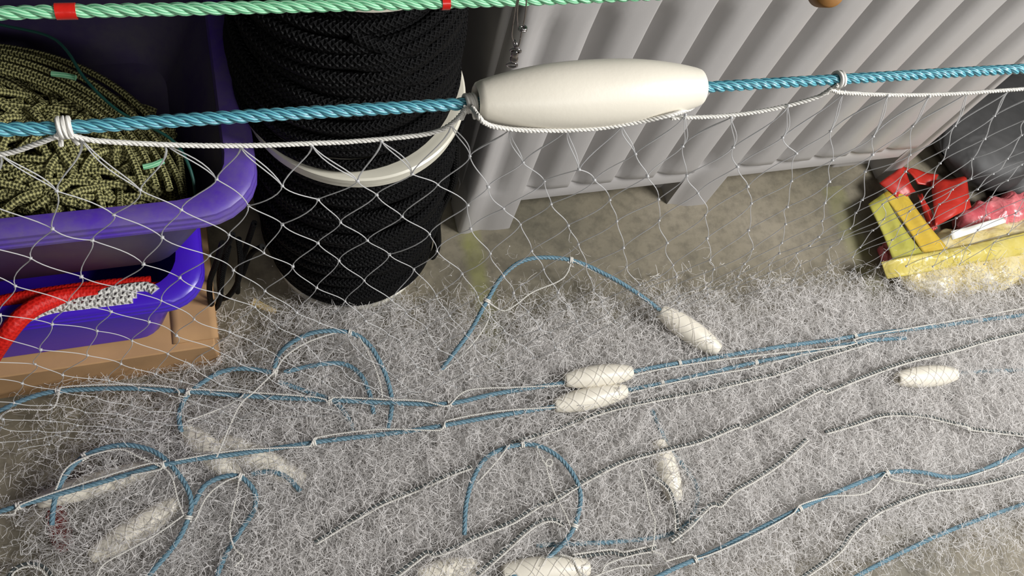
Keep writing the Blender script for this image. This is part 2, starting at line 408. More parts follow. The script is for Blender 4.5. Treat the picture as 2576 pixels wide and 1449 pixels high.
# ------------------------------------------------------------------ purple bins and cardboard box
def bin_(name, mat_rim, mat_wall, outer, inner, bottom, z0, z1, rr, lab):
    (ox0, ox1, oy0, oy1), (ix0, ix1, iy0, iy1), (bx0, bx1, by0, by1) = outer, inner, bottom
    root = tag(empty(name, ((bx0 + bx1) / 2, (by0 + by1) / 2, z0)), lab, 'storage bin', 'purple plastic bins stacked on the left')
    zr = z1 - .034
    wt = .012
    rings = [box_ring(bx0 + .01, bx1 - .01, by0 + .01, by1 - .01, rr * .7, z0), box_ring(bx0, bx1, by0, by1, rr * .7, z0 + .008),
             box_ring(ix0 - wt, ix1 + wt, iy0 - wt, iy1 + wt, rr * .8, zr + .004),
             box_ring(ix0, ix1, iy0, iy1, rr * .8, zr + .006),
             box_ring(bx0 + .005, bx1 - .005, by0 + .005, by1 - .005, rr * .7, z0 + .012)]
    V, Fs = loft(rings)
    w = mesh('wall_shell', V, Fs, mat_wall); smooth_angle(w, 45)
    lip = [box_ring(ix0 - wt, ix1 + wt, iy0 - wt, iy1 + wt, rr * .8, zr)]
    z = zr
    e = .0
    for (dz, off) in ((.000, .003), (.002, .0), (.007, .0), (.009, .004), (.011, .004), (.013, 0), (.018, .0), (.020, .004), (.022, .004), (.024, .001), (.029, .001), (.033, .005), (.034, .012)):
        lip.append(box_ring(ox0 + off, ox1 - off, oy0 + off, oy1 - off, rr, z + dz))
    lip.append(box_ring((ix0 + ox0) / 2, (ix1 + ox1) / 2, (iy0 + oy0) / 2, (iy1 + oy1) / 2, rr, z1 + .001))
    lip.append(box_ring(ix0 - .004, ix1 + .004, iy0 - .004, iy1 + .004, rr * .85, z1 - .002))
    lip.append(box_ring(ix0, ix1, iy0, iy1, rr * .8, z1 - .012))
    lip.append(box_ring(ix0 + .001, ix1 - .001, iy0 + .001, iy1 - .001, rr * .8, zr))
    V, Fs = loft(lip, False, False)
    m_ = len(lip[0]); k = (len(lip) - 1) * m_
    Fs += [(k + j, k + (j + 1) % m_, (j + 1) % m_, j) for j in range(m_)]
    r = mesh('rim', V, Fs, mat_rim); smooth_angle(r, 45)
    adopt(root, w, r)
    return root
bin_('storage_bin', M['purple'], M['dusty'], (-.62, -.0105, .541, 1.02), (-.53, -.052, .572, .985), (-.51, -.128, .585, .95), .2965, .512, .075,
     'worn purple plastic bin on top of the stack, filled with olive braided cord')
bin_('storage_bin', M['purple2'], M['purple2'], (-.62, -.110, .522, 1.0), (-.585, -.150, .556, .965), (-.57, -.193, .545, .93), .104, .294, .06,
     'lower purple plastic bin holding red and white rope, standing on the cardboard box')
root = tag(empty('cardboard_box', (-.42, .8, 0)), 'low brown cardboard box under the purple bins', 'box')
V, Fs = loft([box_ring(-.72, -.121, .517, 1.06, .004, 0), box_ring(-.72, -.121, .517, 1.06, .004, .099), box_ring(-.718, -.123, .519, 1.058, .004, .101)])
b1 = mesh('carton', V, Fs, M['card'], smooth=False)
# creased flap on the right of the carton top, slightly lifted
g = []
for i in range(7):
    for j in range(9):
        x = -.186 + .072 * i / 6; y = .53 + .26 * j / 8
        g.append((x, y, .1035 + .004 * math.sin(j * 1.9 + i) * (i / 6) + .003 * (i / 6)))
gt = g + [(x, y, z - .002) for x, y, z in g]
Fs = []
for i in range(6):
    for j in range(8):
        q = i * 9 + j; Fs.append((q, q + 9, q + 10, q + 1)); Fs.append((q + 63, q + 64, q + 73, q + 72))
for j in range(8): Fs.append((54 + j, 117 + j, 118 + j, 55 + j)); Fs.append((j, j + 1, j + 64, j + 63))
for i in range(6): Fs.append((i * 9, i * 9 + 63, i * 9 + 72, i * 9 + 9)); Fs.append((i * 9 + 8, i * 9 + 17, i * 9 + 80, i * 9 + 71))
b2 = mesh('flap', gt, Fs, M['card'])
adopt(root, b1, b2)

# olive cord heap in the upper bin: one cord in many tangled bights
def olive():
    mb = MB()
    def top(x, y):
        e = math.sqrt(((x + .42) / .36) ** 2 + (max(0, y - .60) / .30) ** 2)
        return .400 + .088 * min(1, max(0, 1.9 * (1.06 - e)))
    for k in range(760):
        cx = R_.uniform(-.55, -.115); cy = R_.uniform(.59, .90)
        if ((cx + .42) / .35) ** 2 + ((cy - .57) / .31) ** 2 > 1: continue
        ln = R_.uniform(.07, .18); a = R_.normal(.15, .8) if R_.random() < .7 else R_.uniform(0, PI)
        if R_.random() < .12: a = PI / 2 + R_.normal(0, .2)
        cv = R_.normal(0, 7)
        n = 14; t = np.linspace(-.5, .5, n) * ln; th = a + cv * t
        dx = np.cumsum(np.cos(th)) * ln / n; dy = np.cumsum(np.sin(th)) * ln / n
        if np.max(((cx + dx - dx.mean() + .42) / .36) ** 2 + (np.maximum(0, cy + dy - dy.mean() - .58) / .31) ** 2) > 1.02: continue
        x = np.clip(cx + dx - dx.mean(), -.56, -.120); y = np.clip(cy + dy - dy.mean(), .588, .97)
        h = R_.uniform(-.05, .006)
        z = np.array([top(p, q) for p, q in zip(x, y)]) + h + .006 * np.sin(t * 60 + k) - .9 * (t * 1.6) ** 2 * R_.uniform(0, 1.5)
        tube(mb, np.stack([x, y, z], 1), .0052, 7)
    # big loops at the back
    for k in range(5):
        q = .80 + .045 * k; n = 44; t = np.linspace(.12, 2.0, n)
        x = -.42 + .335 * q * np.cos(t); y = .57 + .32 * q * np.sin(t) + .004 * np.sin(3 * t + k)
        z = .488 - .009 * k + .005 * np.sin(5 * t + k)
        tube(mb, np.stack([np.minimum(x, -.110), np.minimum(y, .96), z], 1), .0050, 7)
    o = mb.build('cord_heap', M['olive'])
    tag(o, 'tangled heap of olive and tan braided cord filling the upper purple bin', 'cord')
    # dark core under the bights
    return o
olive()
mb = MB()
P = catmull([FL(0, 62, .50), FL(120, 90, .51), FL(170, 130, .51), FL(215, 200, .505), FL(300, 280, .50), FL(430, 350, .495), FL(480, 430, .485), FL(495, 520, .46)], .01)
tube(mb, P, .0022, 6)
tag(mb.build('cord', M['teal']), 'thin dark teal cord trailing across the olive cord in the upper bin', 'cord')
for q, w in ((((130, 185), (165, 190), (190, 196)), 'far'), (((360, 420), (385, 415), (412, 405)), 'near')):
    mb = MB(); tube(mb, catmull([FL(*p, .490) for p in q], .006), .0042, 6)
    tag(mb.build('cord', M['green']), 'short bit of pale green cord peeping out at the %s side of the olive heap' % w, 'cord')

# red rope and white braided cords in the lower bin
mb = MB(); P = catmull([FL(420, 728, .272), FL(330, 737, .283), FL(200, 742, .290), FL(120, 758, .302), FL(60, 792, .312), FL(10, 850, .300), FL(-40, 925, .25)], .008)
tube(mb, P, .0130, 12)
tag(mb.build('braided_rope', M['redcord']), 'bright red braided rope looping over the rim of the lower purple bin', 'rope')
mb = MB(); P = catmull([FL(-60, 780, .275), FL(20, 758, .283), FL(110, 742, .284), FL(260, 722, .280), FL(380, 712, .276)], .008)
tube(mb, P, .011, 10)
tag(mb.build('braided_rope', M['redcord']), 'dark red braided rope lying behind the bright red one in the lower bin', 'rope')
for (pts, lab) in ((((70, 797), (130, 778), (220, 766), (335, 752)), 'white braided cord lying in the lower bin, nearest its rim'),
                   (((95, 782), (160, 764), (250, 752), (345, 740)), 'white braided cord lying in the lower bin, second from its rim'),
                   (((250, 740), (310, 728), (370, 722), (392, 735)), 'greyish braided cord end curling into the corner of the lower bin')):
    mb = MB(); P = catmull([FL(*p, .292) for p in pts], .008); tube(mb, P, .0082, 10)
    tag(mb.build('cord', M['whitecord']), lab, 'cord', 'white cords in the lower purple bin')

# ------------------------------------------------------------------ spools of black rope
def spool(cx, cy, z0, z1, Rf, Rw, rt, lab, seed, tail=False, loose=False, Rtop=None, taper=0, ox=0):
    rg = np.random.default_rng(seed)
    root = tag(empty('rope_spool', (cx, cy, z0)), lab, 'spool', 'stacked spools of black rope')
    Rtop = Rtop or Rf
    def flange(za, zb, R):
        prof = [(0, .03), (0, R - .004), (.002, R), (zb - za - .002, R), (zb - za, R - .003), (zb - za - .001, R - .016), (zb - za - .003, R - .02), (zb - za - .003, .03)]
        V, Fq = lathe(prof, (cx, cy, za), (cx, cy, zb), 96); o = mesh('flange', V, Fq, M['flange']); smooth_angle(o, 35); return o
    fl = [flange(z0, z0 + .012, Rf - (.010 if z0 == 0 else 0)), flange(z1 - .012, z1, Rtop)]
    V, Fq = lathe([(0, .0), (0, .09), (z1 - z0 - .02, .09), (z1 - z0 - .02, 0)], (cx, cy, z0 + .01), (cx, cy, z1 - .01), 48)
    core = mesh('core', V, Fq, M['flange'])
    mb = MB()
    za, zb = z0 + .014 + rt, z1 - .014 - rt
    # a packed under-layer and a looser, uneven top layer
    for (layer, dr) in ((0, -1.5 * rt), (1, 0)):
        turns = (zb - za) / (rt * 1.95); n = int(turns * 60); t = np.linspace(0, turns * 2 * PI, n)
        f = t / t[-1]
        z = za + (zb - za) * f
        wob = rg.uniform(0, 6.28, 6)
        tilt = (.010 + .012 * np.sin(f * 9 + wob[0])) * np.sin(t + wob[1] + 1.5 * np.sin(f * 5)) * (layer)
        z = np.clip(z + tilt, za, zb)
        prof = (4 * f * (1 - f)) ** .4
        rad = (Rw + taper * (.5 - f)) * (.90 + .10 * prof) + dr + layer * .006 * np.sin(t * .37 + wob[2]) + layer * .004 * np.sin(t * 1.13 + wob[3])
        tube(mb, np.stack([cx + ox + rad * np.cos(t), cy + rad * np.sin(t), z], 1), rt, 8)
    if layer:
        for k in range(9):       # crossing turns lying over the top layer
            zc = za + (zb - za) * rg.uniform(.12, .9); t = np.linspace(0, rg.uniform(2.5, 4.5), 60) + rg.uniform(-2.9, -1.2)
            f = (zc - za) / (zb - za); rad = (Rw + taper * (.5 - f)) * (.90 + .10 * (4 * f * (1 - f)) ** .4) + rt * .9
            z = np.clip(zc + rg.uniform(-.05, .05) * np.sin((t - t[0]) / (t[-1] - t[0]) * PI - .5), za, zb)
            s = np.linspace(0, 1, 60); rr = rad - rt * 1.5 * (np.abs(2 * s - 1) ** 6)
            tube(mb, np.stack([cx + ox + rr * np.cos(t), cy + rr * np.sin(t), z], 1), rt, 8)
    w = mb.build('rope_winding', M['black_cord'])
    parts = fl + [core, w]
    if tail:
        # free end of the cord hanging down the right flank
        mb = MB(); a = -.35
        pts = []
        for z in np.linspace(z1 - .03, .012, 14):
            rr = Rw + .016 + .006 * math.sin(z * 25); aa = a - .05 * math.sin(z * 9)
            pts.append((cx + rr * math.cos(aa), cy + rr * math.sin(aa), z))
        tube(mb, catmull(pts, .01), rt * .85, 8); parts.append(mb.build('rope_end', M['black_cord']))
    if loose:
        # thin loose black ends drooping to the left of the spool
        mb = MB()
        for pts, z0_, z1_ in (([(560, 610), (545, 660), (528, 710), (530, 760), (540, 776), (552, 755), (560, 690), (575, 620)], .30, .06),
                              ([(600, 600), (605, 660), (598, 710), (575, 745), (560, 752)], .25, .03),
                              ([(585, 590), (560, 640), (552, 700), (556, 750)], .3, .05),
                              ([(640, 560), (620, 620), (600, 690), (598, 735)], .3, .04),
                              ([(660, 620), (630, 640), (610, 690)], .25, .10)):
            n = len(pts); P = []
            for i, p in enumerate(pts):
                f = min(1, i / (n / 2)) if len(pts) > 6 and i < n / 2 else (1 - (i - n / 2) / (n / 2) if len(pts) > 6 else i / (n - 1))
                P.append(FL(*p, z0_ + (z1_ - z0_) * max(0, min(1, f))))
            tube(mb, catmull(P, .008), .0048, 7)
        parts.append(mb.build('loose_end', M['black_cord']))
    adopt(root, *parts)
spool(.138, .726, 0, .497,   .155, .146, .0090, 'black rope on a white flanged spool standing on the floor beside the crate', 3, True, True)
spool(.138, .726, .499, .815, .158, .135, .0085, 'black rope on the upper spool, stacked on the other one, white top flange', 5, Rtop=.130, taper=.026, ox=-.013)

# ------------------------------------------------------------------ the taut ropes across the picture
ROPE_Y = .267
rp = [PY(*p, ROPE_Y) for p in ((-420, 345), (0, 326), (160, 321), (640, 291), (1150, 262), (1480, 239), (1770, 220), (2108, 200), (2576, 173), (3050, 150))]
RP = catmull(rp, .006)
mb = MB(); twisted(mb, RP, .0037, .0205, 3, 10, 1, 14)
tag(mb.build('float_rope', M['blue']), 'taut blue twisted rope threaded through the large white float in front', 'rope')
# the big float
def float_prof(L, R):
    s = np.linspace(0, 1, 33); r = R * (1 - .40 * np.abs(2 * s - 1) ** 2.3)
    pr = [(.010 * L / .13, .0048), (.004, .0050), (.001, R * .36), (0, R * .46), (.0012, R * .545)]
    pr += [(.004 + (L - .008) * a, b) for a, b in zip(s, r)]
    pr += [(L - .0012, R * .545), (L, R * .46), (L - .001, R * .36), (L - .004, .0050), (L - .010 * L / .13, .0048)]
    return pr
def make_float(p0, p1, R, label, group=None, name='net_float'):
    L = float(np.linalg.norm(np.asarray(p1) - np.asarray(p0)))
    V, Fq = lathe(float_prof(L, R), p0, p1, 48); o = mesh(name, V, Fq, M['float']); smooth_angle(o, 60)
    return tag(o, label, 'float', group)
pa, pb = PY(1196, 256, ROPE_Y), PY(1763, 219, ROPE_Y)
make_float(pa, pb, .0200, 'large cream white spindle float threaded on the taut blue rope in front')
# hanging line with its lashings
HL = [(-380, 400), (-150, 395), (0, 389), (80, 366), (150, 341), (185, 342), (240, 354), (450, 365), (640, 366), (800, 360), (900, 355), (1080, 336), (1145, 304), (1172, 268)]
HL2 = [(1186, 268), (1205, 294), (1232, 316), (1330, 328), (1480, 325), (1600, 308), (1700, 286), (1745, 268), (1760, 240)]
HL3 = [(1688, 297), (1830, 291), (1950, 273), (2060, 243), (2090, 222), (2106, 232), (2250, 239), (2400, 236), (2576, 224), (2800, 212), (3050, 200)]
hroot = tag(empty('hanging_twine', PY(640, 366, ROPE_Y - .004)), 'white twisted twine slung under the taut blue rope, carrying the net', 'twine')
mb = MB()
for q in (HL, HL2, HL3):
    twisted(mb, catmull([PY(*p, ROPE_Y - (.019 if q is HL2 and 0 < i < 7 else .004)) for i, p in enumerate(q)], .005), .00155, .0075, 3, 6, 1, 9)
tw = mb.build('line', M['white'])
lash = []
def rope_at(px):
    xs, ys = project(RP); k = int(np.argmin(np.abs(xs - px))); return RP[k], RP[min(k + 1, len(RP) - 1)] - RP[max(k - 1, 0)]
for (px, tn) in ((160, 3), (1178, 3), (2108, 2)):
    c, ax = rope_at(px); mb = MB()
    tube(mb, coil(c, ax, .0046, tn, .0022, 20), .00145, 6)
    d = np.array([0, -.004, -.0085])
    tube(mb, catmull([c + np.array([-.002, -.0042, .001]), c + d * .7 + np.array([-.003, 0, 0]), c + d * 1.15 + np.array([-.004, .001, 0])], .001), .0014, 6)
    tube(mb, catmull([c + np.array([.003, -.0042, .001]), c + d * .7 + np.array([.003, 0, 0]), c + d * 1.15 + np.array([.004, .001, 0])], .001), .0014, 6)
    lash.append(mb.build('lashing', M['white']))
adopt(hroot, tw, *lash)

# green rope over the top
GY = .33
gp = catmull([PY(*p, GY) for p in ((-400, 42), (0, 33), (140, 29), (500, 22), (900, 12), (1110, 7), (1480, -6), (1900, -26), (2300, -48))], .006)
groot = tag(empty('marker_rope', PY(140, 29, GY)), 'pale green twisted rope with red tape marks across the top', 'rope')
mb = MB(); twisted(mb, gp, .0037, .024, 3, 10, 1, 14); gr = mb.build('rope', M['green'])
tapes = []
for x0, x1 in ((130, 205), (1082, 1138)):
    xs, _ = project(gp); seg = gp[(xs >= x0 - 4) & (xs <= x1 + 4)]
    mb = MB(); n = len(seg); rr = .0041 + .00018 * np.sin(np.linspace(0, 7, n))
    tube(mb, catmull(seg, .002), .0042, 18); tapes.append(mb.build('tape_mark', M['tape']))
adopt(groot, gr, *tapes)

# snap swivel hanging from the green rope
def snap():
    Y = .315; q = lambda x, y: PY(x, y, Y)
    root = tag(empty('snap_swivel', q(1296, 130)), 'steel fishing snap swivel hanging behind the large float', 'snap swivel')
    mb = MB(); r = .00045
    tube(mb, catmull([q(1292, 105), q(1288, 88), q(1291, 60), q(1299, 10), q(1303, -8), q(1310, -18), q(1318, -12), q(1324, 0), q(1321, 40), q(1316, 64), q(1312, 84), q(1306, 112), q(1300, 122)], .0015), r, 6)
    tube(mb, catmull([q(1303, 66), q(1301, 40), q(1303, 8), q(1309, -14)], .002), r, 6)
    wire = mb.build('snap_wire', M['steel'])
    mb = MB(); tube(mb, coil(q(1315, 72), (.2, .3, 1), .0021, 2, .0012), .0007, 6); col_ = mb.build('lock_bead', M['steel'])
    mb = MB()
    tube(mb, coil(q(1296, 110), (1, .2, .1), .0022, 1, 0), .0007, 6)
    tube(mb, coil(q(1297, 128), (.25, 1, .3), .0031, 1, 0), .00085, 7)
    rings = mb.build('eye_ring', M['steel'])
    V, Fq = lathe([(0, 0), (0, .0012), (.001, .0020), (.004, .0023), (.0065, .0019), (.0075, .0026), (.0095, .0026), (.0105, .0018), (.013, .0014), (.013, 0)], q(1296, 126), q(1290, 176), 20)
    bar = mesh('barrel', V, Fq, M['steel'])
    mb = MB(); tube(mb, coil(q(1288, 164), (.2, 1, .3), .0032, 1, 0), .0008, 7); r2 = mb.build('eye_ring', M['steel'])
    adopt(root, wire, col_, rings, bar, r2)
snap()
# brown tube end poking in at the top edge
V, Fq = lathe([(0, .0), (0, .012), (.0015, .0135), (.05, .0135), (.0515, .012), (.0515, .0)], PY(2065, -16, .5), PY(2138, -20, .42), 28)
tag(mesh('wooden_handle', V, Fq, M['brown']), 'brown rounded wooden end poking in at the top of the crate', 'handle')

# ------------------------------------------------------------------ hanging net
def net_curtain():
    pitch = .0385
    zr = [1.092, 1.049, 1.019, .984, .947, .908]
    while zr[-1] > .44: zr.append(zr[-1] - .0405)
    rows = len(zr); cols = 30; X0 = -.30
    rg = np.random.default_rng(11)
    hx = []; hz = []
    for q in (HL, HL2, HL3):
        P = catmull([PY(*p, ROPE_Y - .004) for p in q], .004); hx += list(P[:, 0]); hz += list(P[:, 2])
    o_ = np.argsort(hx); hx = np.array(hx)[o_]; hz = np.array(hz)[o_]
    K = {}
    for r in range(rows):
        for c in range(cols):
            x = X0 + c * pitch + (pitch / 2 if r % 2 == 0 else 0) + .0015
            sag = np.interp(x, hx, hz) - 1.092
            z = zr[r] + sag * (1 - min(1, r / 14))
            y = ROPE_Y - .004
            if z < .62: y += .16 * ((.62 - z) / .62) ** 1.6
            if z < .44 + .22 * min(1, max(0, (x - .05) / .3)): continue
            j = .0022 if r else .001
            wv = .012 * math.sin(x * 9 + r * .25) * min(1, r / 6)
            K[r, c] = np.array([x, y + wv, max(z, .03)]) + rg.normal(0, j, 3) * (1, 1, .8)
    t = np.linspace(0, 1, 9)[:, None]; s = t * t * (3 - 2 * t)
    paths = []
    ez = np.array([0, 0, 1.0])
    for r in range(rows - 1):
        for c in range(cols):
            for side in (0, 1):
                if (r, c) not in K: continue
                c2 = c + side if r % 2 == 0 else c - 1 + side
                if (r + 1, c2) not in K: continue
                a, b = K[r, c], K[r + 1, c2]; d = b - a
                k = .85 if b[0] < a[0] else .45
                e = s * k + t * (1 - k)
                P = a + np.concatenate([d[0] * e, d[1] * t, d[2] * t], 1)
                P = P + (np.sin(PI * t) * rg.normal(0, .0012, 3))
                paths.append(P)
                if r == 0:       # doubled meshes along the hanging line
                    paths.append(P + np.sin(PI * t) * np.array([.0016, .0006, .0014]))
    V, Fq = hair(np.array(paths), .00039, 4)
    kn = np.array(list(K.values())); V2, F2 = beads(kn, rg.uniform(.0009, .0013, len(kn)))
    o = mesh('fishing_net', np.vstack([V, V2]), np.vstack([Fq, F2 + len(V)]), M['net'])
    tag(o, 'diamond mesh fishing net hanging down from the white twine', 'fishing net')
net_curtain()

# ------------------------------------------------------------------ net heap on the floor
DX = np.array([-200, 0, 430, 860, 1290, 1720, 2150, 2576, 2800]); DY = np.array([540, 600, 660, 720, 800, 900, 1000, 1150, 1300, 1449, 1600])
DG = np.array([[0, 0, 0, 0, .00, 0, 0, 0, 0],
               [0, 0, 0, 0, .04, .00, 0, .0, 0],
               [0, 0, 0, .02, .10, .05, .04, .2, .3],
               [0, 0, .0, .12, .13, .18, .34, .5, .5],
               [0, 0, .05, .62, .40, .64, .85, .95, .95],
               [0, .03, .40, .74, .80, .86, .96, 1.05, 1.05],
               [.06, .10, .46, .84, .90, .98, 1.06, 1.1, 1.1],
               [.10, .14, .74, 1.0, .98, 1.0, 1.04, 1.12, 1.12],
               [.14, .20, .98, 1.12, 1.08, .96, .78, .42, .3],
               [.14, .22, .96, 1.12, 1.02, .66, .20, .10, .08],
               [.14, .22, .96, 1.1, 1.0, .5, .08, .06, .06]])
def density(P):
    x, y = project(P)
    i = np.clip(np.searchsorted(DX, x) - 1, 0, len(DX) - 2); j = np.clip(np.searchsorted(DY, y) - 1, 0, len(DY) - 2)
    fx = np.clip((x - DX[i]) / (DX[i + 1] - DX[i]), 0, 1); fy = np.clip((y - DY[j]) / (DY[j + 1] - DY[j]), 0, 1)
    return DG[j, i] * (1 - fx) * (1 - fy) + DG[j, i + 1] * fx * (1 - fy) + DG[j + 1, i] * (1 - fx) * fy + DG[j + 1, i + 1] * fx * fy
FLOATS = [((1660, 781), (1808, 882), 60, .045, 'white float on the blue rope arch, tilted steeply, furthest from the viewer'),
          ((1420, 957), (1590, 936), 58, .055, 'white float lying against its twin, the far one of the pair'),
          ((1394, 1021), (1576, 983), 58, .050, 'white float lying against its twin, the near one of the pair'),
          ((2256, 953), (2404, 941), 56, .050, 'white float lying alone among the net on the right'),
          ((1655, 1108), (1700, 1262), 60, .028, 'white float half sunk in the net, pointing towards the viewer beside a lead line'),
          ((466, 1078), (600, 1205), 66, .022, 'white float buried in the net, left arm of the V shaped pair'),
          ((556, 1108), (765, 1212), 66, .020, 'white float buried in the net, right arm of the V shaped pair'),
          ((95, 1262), (400, 1172), 62, .020, 'long white float buried under the straight blue rope at far left'),
          ((228, 1402), (452, 1262), 66, .024, 'white float buried in the net inside the left blue rope loop'),
          ((1262, 1442), (1482, 1428), 72, .045, 'white float cut by the bottom edge under the blue rope loop'),
          ((1050, 1446), (1206, 1424), 62, .030, 'white float at the bottom edge, left of the one under the loop')]
def clump(x, y):
    return (np.sin(7.1 * x + 3 * np.sin(5 * y)) * np.sin(8.3 * y + 2 * np.sin(6 * x) + 1) + .6 * np.sin(19 * x + 11 * y) * np.sin(23 * y - 9 * x + 2))
def heap_layer(rg, NCH, STEPS, rlo, rhi, zlo, zhi, curl, lmin, lmax, power, side, npt=7):
    c = np.stack([rg.uniform(-.65, 1.75, NCH), rg.uniform(-.25, .80, NCH), np.zeros(NCH)], 1)
    d = density(c); p = d ** power * (1 + .38 * clump(c[:, 0], c[:, 1])); keep = rg.random(NCH) < p; c = c[keep]; d = d[keep]; n = len(c)
    bump = .070 * np.exp(-((c[:, 1] - .47) / .09) ** 2) * np.clip((c[:, 0] - 1.2) / .12, 0, 1)
    h0, h1 = zlo + bump, zlo + (zhi - zlo) * (.35 + .65 * d) + bump
    pos = np.concatenate([c[:, :2], (h0 + (h1 - h0) * rg.random(n))[:, None]], 1)
    right = np.clip((c[:, 0] - .2) / .6, 0, 1); left = np.clip((-.02 - c[:, 0]) / .2, 0, 1)
    bias = np.where(rg.random(n) < .40 + .40 * right, PI / 2 + .35 + rg.normal(0, .4, n), rg.uniform(0, 2 * PI, n))
    bias = np.where(rg.random(n) < .65 * left, rg.normal(.0, .3, n), bias) + np.where(rg.random(n) < .5, 0, PI)
    t = np.linspace(0, 1, npt)[None, :, None]; paths = []; knots = []
    for k in range(STEPS):
        ln = rg.uniform(lmin, lmax, n); a = bias + rg.normal(0, .55, n) + (.5 if k % 2 else -.5)
        nz = np.clip(pos[:, 2] + rg.normal(0, .007, n) + .001, h0, h1 + .01)
        q = np.stack([pos[:, 0] + ln * np.cos(a), pos[:, 1] + ln * np.sin(a), nz], 1)
        m = np.sin(PI * t) * (rg.normal(0, curl, (n, 1, 3)) + np.array([0, 0, .002])) + np.sin(2 * PI * t) * rg.normal(0, curl * .7, (n, 1, 3))
        paths.append(pos[:, None] * (1 - t) + q[:, None] * t + m); knots.append(q)
        sel = rg.random(n) < side; ns = int(sel.sum())          # side strand leaving the knot
        b = a[sel] + rg.choice([-1, 1], ns) * rg.uniform(.7, 1.6, ns); l2 = rg.uniform(lmin * .8, lmax * .8, ns)
        e = np.stack([q[sel, 0] + l2 * np.cos(b), q[sel, 1] + l2 * np.sin(b), np.clip(nz[sel] + rg.normal(.002, .009, ns), .002, .14)], 1)
        paths.append(q[sel][:, None] * (1 - t) + e[:, None] * t + np.sin(PI * t) * rg.normal(0, curl, (ns, 1, 3)))
        pos = q
    P = np.concatenate(paths); P[..., 2] = np.maximum(P[..., 2], .0012)
    thin = lambda D: rg.random(len(D)) < np.clip((D / .38) ** 1.1, 0, 1)      # keep the heap's edges ragged but real
    P = P[thin(density(P[:, 2]))]
    kn = np.concatenate(knots); kn = kn[thin(density(kn))]; kn = kn[rg.random(len(kn)) < .5]
    V, Fq = hair(P, rg.uniform(rlo, rhi, len(P)), 3); V2, F2 = beads(kn, rg.uniform(rhi * 1.25, rhi * 1.9, len(kn)))
    return np.vstack([V, V2]), np.vstack([Fq, F2 + len(V)])
def net_heap():
    rg = np.random.default_rng(21)
    A = heap_layer(rg, 105000, 5, .00015, .00029, .002, .044, .003, .010, .028, 2.0, .5, 4)      # matted bottom
    B = heap_layer(rg, 9500, 5, .00034, .00062, .020, .066, .0064, .013, .034, 1.25, .6)     # loose strands on top
    # meshes stretched over the floats
    wrap = []
    for (a, b, w, z, _) in FLOATS:
        z += .010; p0, p1 = FL(*a, z), FL(*b, z); R = w / 2 * (((p0 + p1) / 2 - CAMP) @ CM[:, 2]) / FOC * .98
        ax = p1 - p0; L = np.linalg.norm(ax); ax /= L; N = np.cross(ax, [0, 0, 1.0]); N /= np.linalg.norm(N); Bn = np.cross(N, ax)
        for dr in (-1, 1):
            for k in range(11):
                s0 = -.35 + 1.5 * k / 10 + rg.normal(0, .025); q = np.linspace(0, 1, 14)
                th = q * PI; sx = s0 + dr * (q - .5) * .42 + .012 * np.sin(q * 9 + k)
                ok = np.clip(sx, .01, .99); rr = R * (1 - .40 * np.abs(2 * ok - 1) ** 2.3) + .0011 + .0008 * np.abs(np.sin(q * 12 + k))
                rr = np.where((sx < 0) | (sx > 1), rr * .9, rr)
                wrap.append(p0 + ax * (sx * L)[:, None] + rr[:, None] * (np.cos(th)[:, None] * N + np.sin(th)[:, None] * Bn))
    Wv, Wf = hair(np.array(wrap), .00036, 3)
    o = mesh('net_heap', np.vstack([A[0], B[0], Wv]), np.vstack([A[1], B[1] + len(A[0]), Wf + len(A[0]) + len(B[0])]), M['pile'])
    tag(o, 'great crumpled heap of fine white monofilament netting spread over the floor', 'fishing net', kind='stuff')
net_heap()

# ------------------------------------------------------------------ floats lying in the heap
FG = 'white floats lying in the net heap'
for (a, b, w, z, lab) in FLOATS:
    z += .010; A, B = FL(*a, z), FL(*b, z); dep = ((A + B) / 2 - CAMP) @ CM[:, 2]
    make_float(A, B, w / 2 * dep / FOC * .98, lab, FG)

# ------------------------------------------------------------------ blue ropes, twines and lead lines in the heap
RG = 'blue ropes lying in the net heap'
def floor_rope(pts, lab, z=.052, lashes=(), rad=.0044):
    P = catmull([FL(p[0], p[1], (p[2] if len(p) > 2 else z) + .008) for p in pts], .008)
    P[:, 2] += .002 * np.sin(np.arange(len(P)) * .21)
    mb = MB(); twisted(mb, P, rad, .024, 3, 6, 1, 9); c = P[len(P) // 2]
    if not lashes:
        return tag(mb.build('blue_rope', M['blue_floor']), lab, 'rope', RG)
    root = tag(empty('blue_rope', c), lab, 'rope', RG)
    parts = [mb.build('rope', M['blue_floor'])]
    xs, ys = project(P)
    for (lx, ly) in lashes:
        k = int(np.argmin((xs - lx) ** 2 + (ys - ly) ** 2)); ax = P[min(k + 1, len(P) - 1)] - P[max(k - 1, 0)]
        mb = MB(); tube(mb, coil(P[k], ax, rad + .0009, 2.5, .0034, 12), .0017, 6); parts.append(mb.build('lashing', M['white']))
    adopt(root, *parts)
floor_rope([(-60, 1060), (0, 1034), (70, 1003), (145, 984), (300, 976), (450, 984), (600, 994), (830, 1007), (990, 1013), (1130, 1015), (1250, 990), (1420, 962)],
           'blue rope from the left edge below the cardboard box to the far paired float', .055, ((145, 984), (478, 986), (830, 1007), (1135, 1015)))
floor_rope([(1590, 935), (1700, 915), (1890, 884), (2150, 846), (2400, 815), (2576, 792), (2700, 775)],
           'blue rope running right from the far float of the pair to the right edge', .055, ((1705, 913), (2150, 846)))
floor_rope([(-60, 1300), (0, 1287), (200, 1228), (410, 1170), (600, 1141), (790, 1113), (950, 1094), (1115, 1070), (1260, 1045), (1395, 1022)],
           'straight blue rope running up from the left edge to the near float of the pair', .060, ((45, 1275), (408, 1170), (788, 1113), (1117, 1070)))
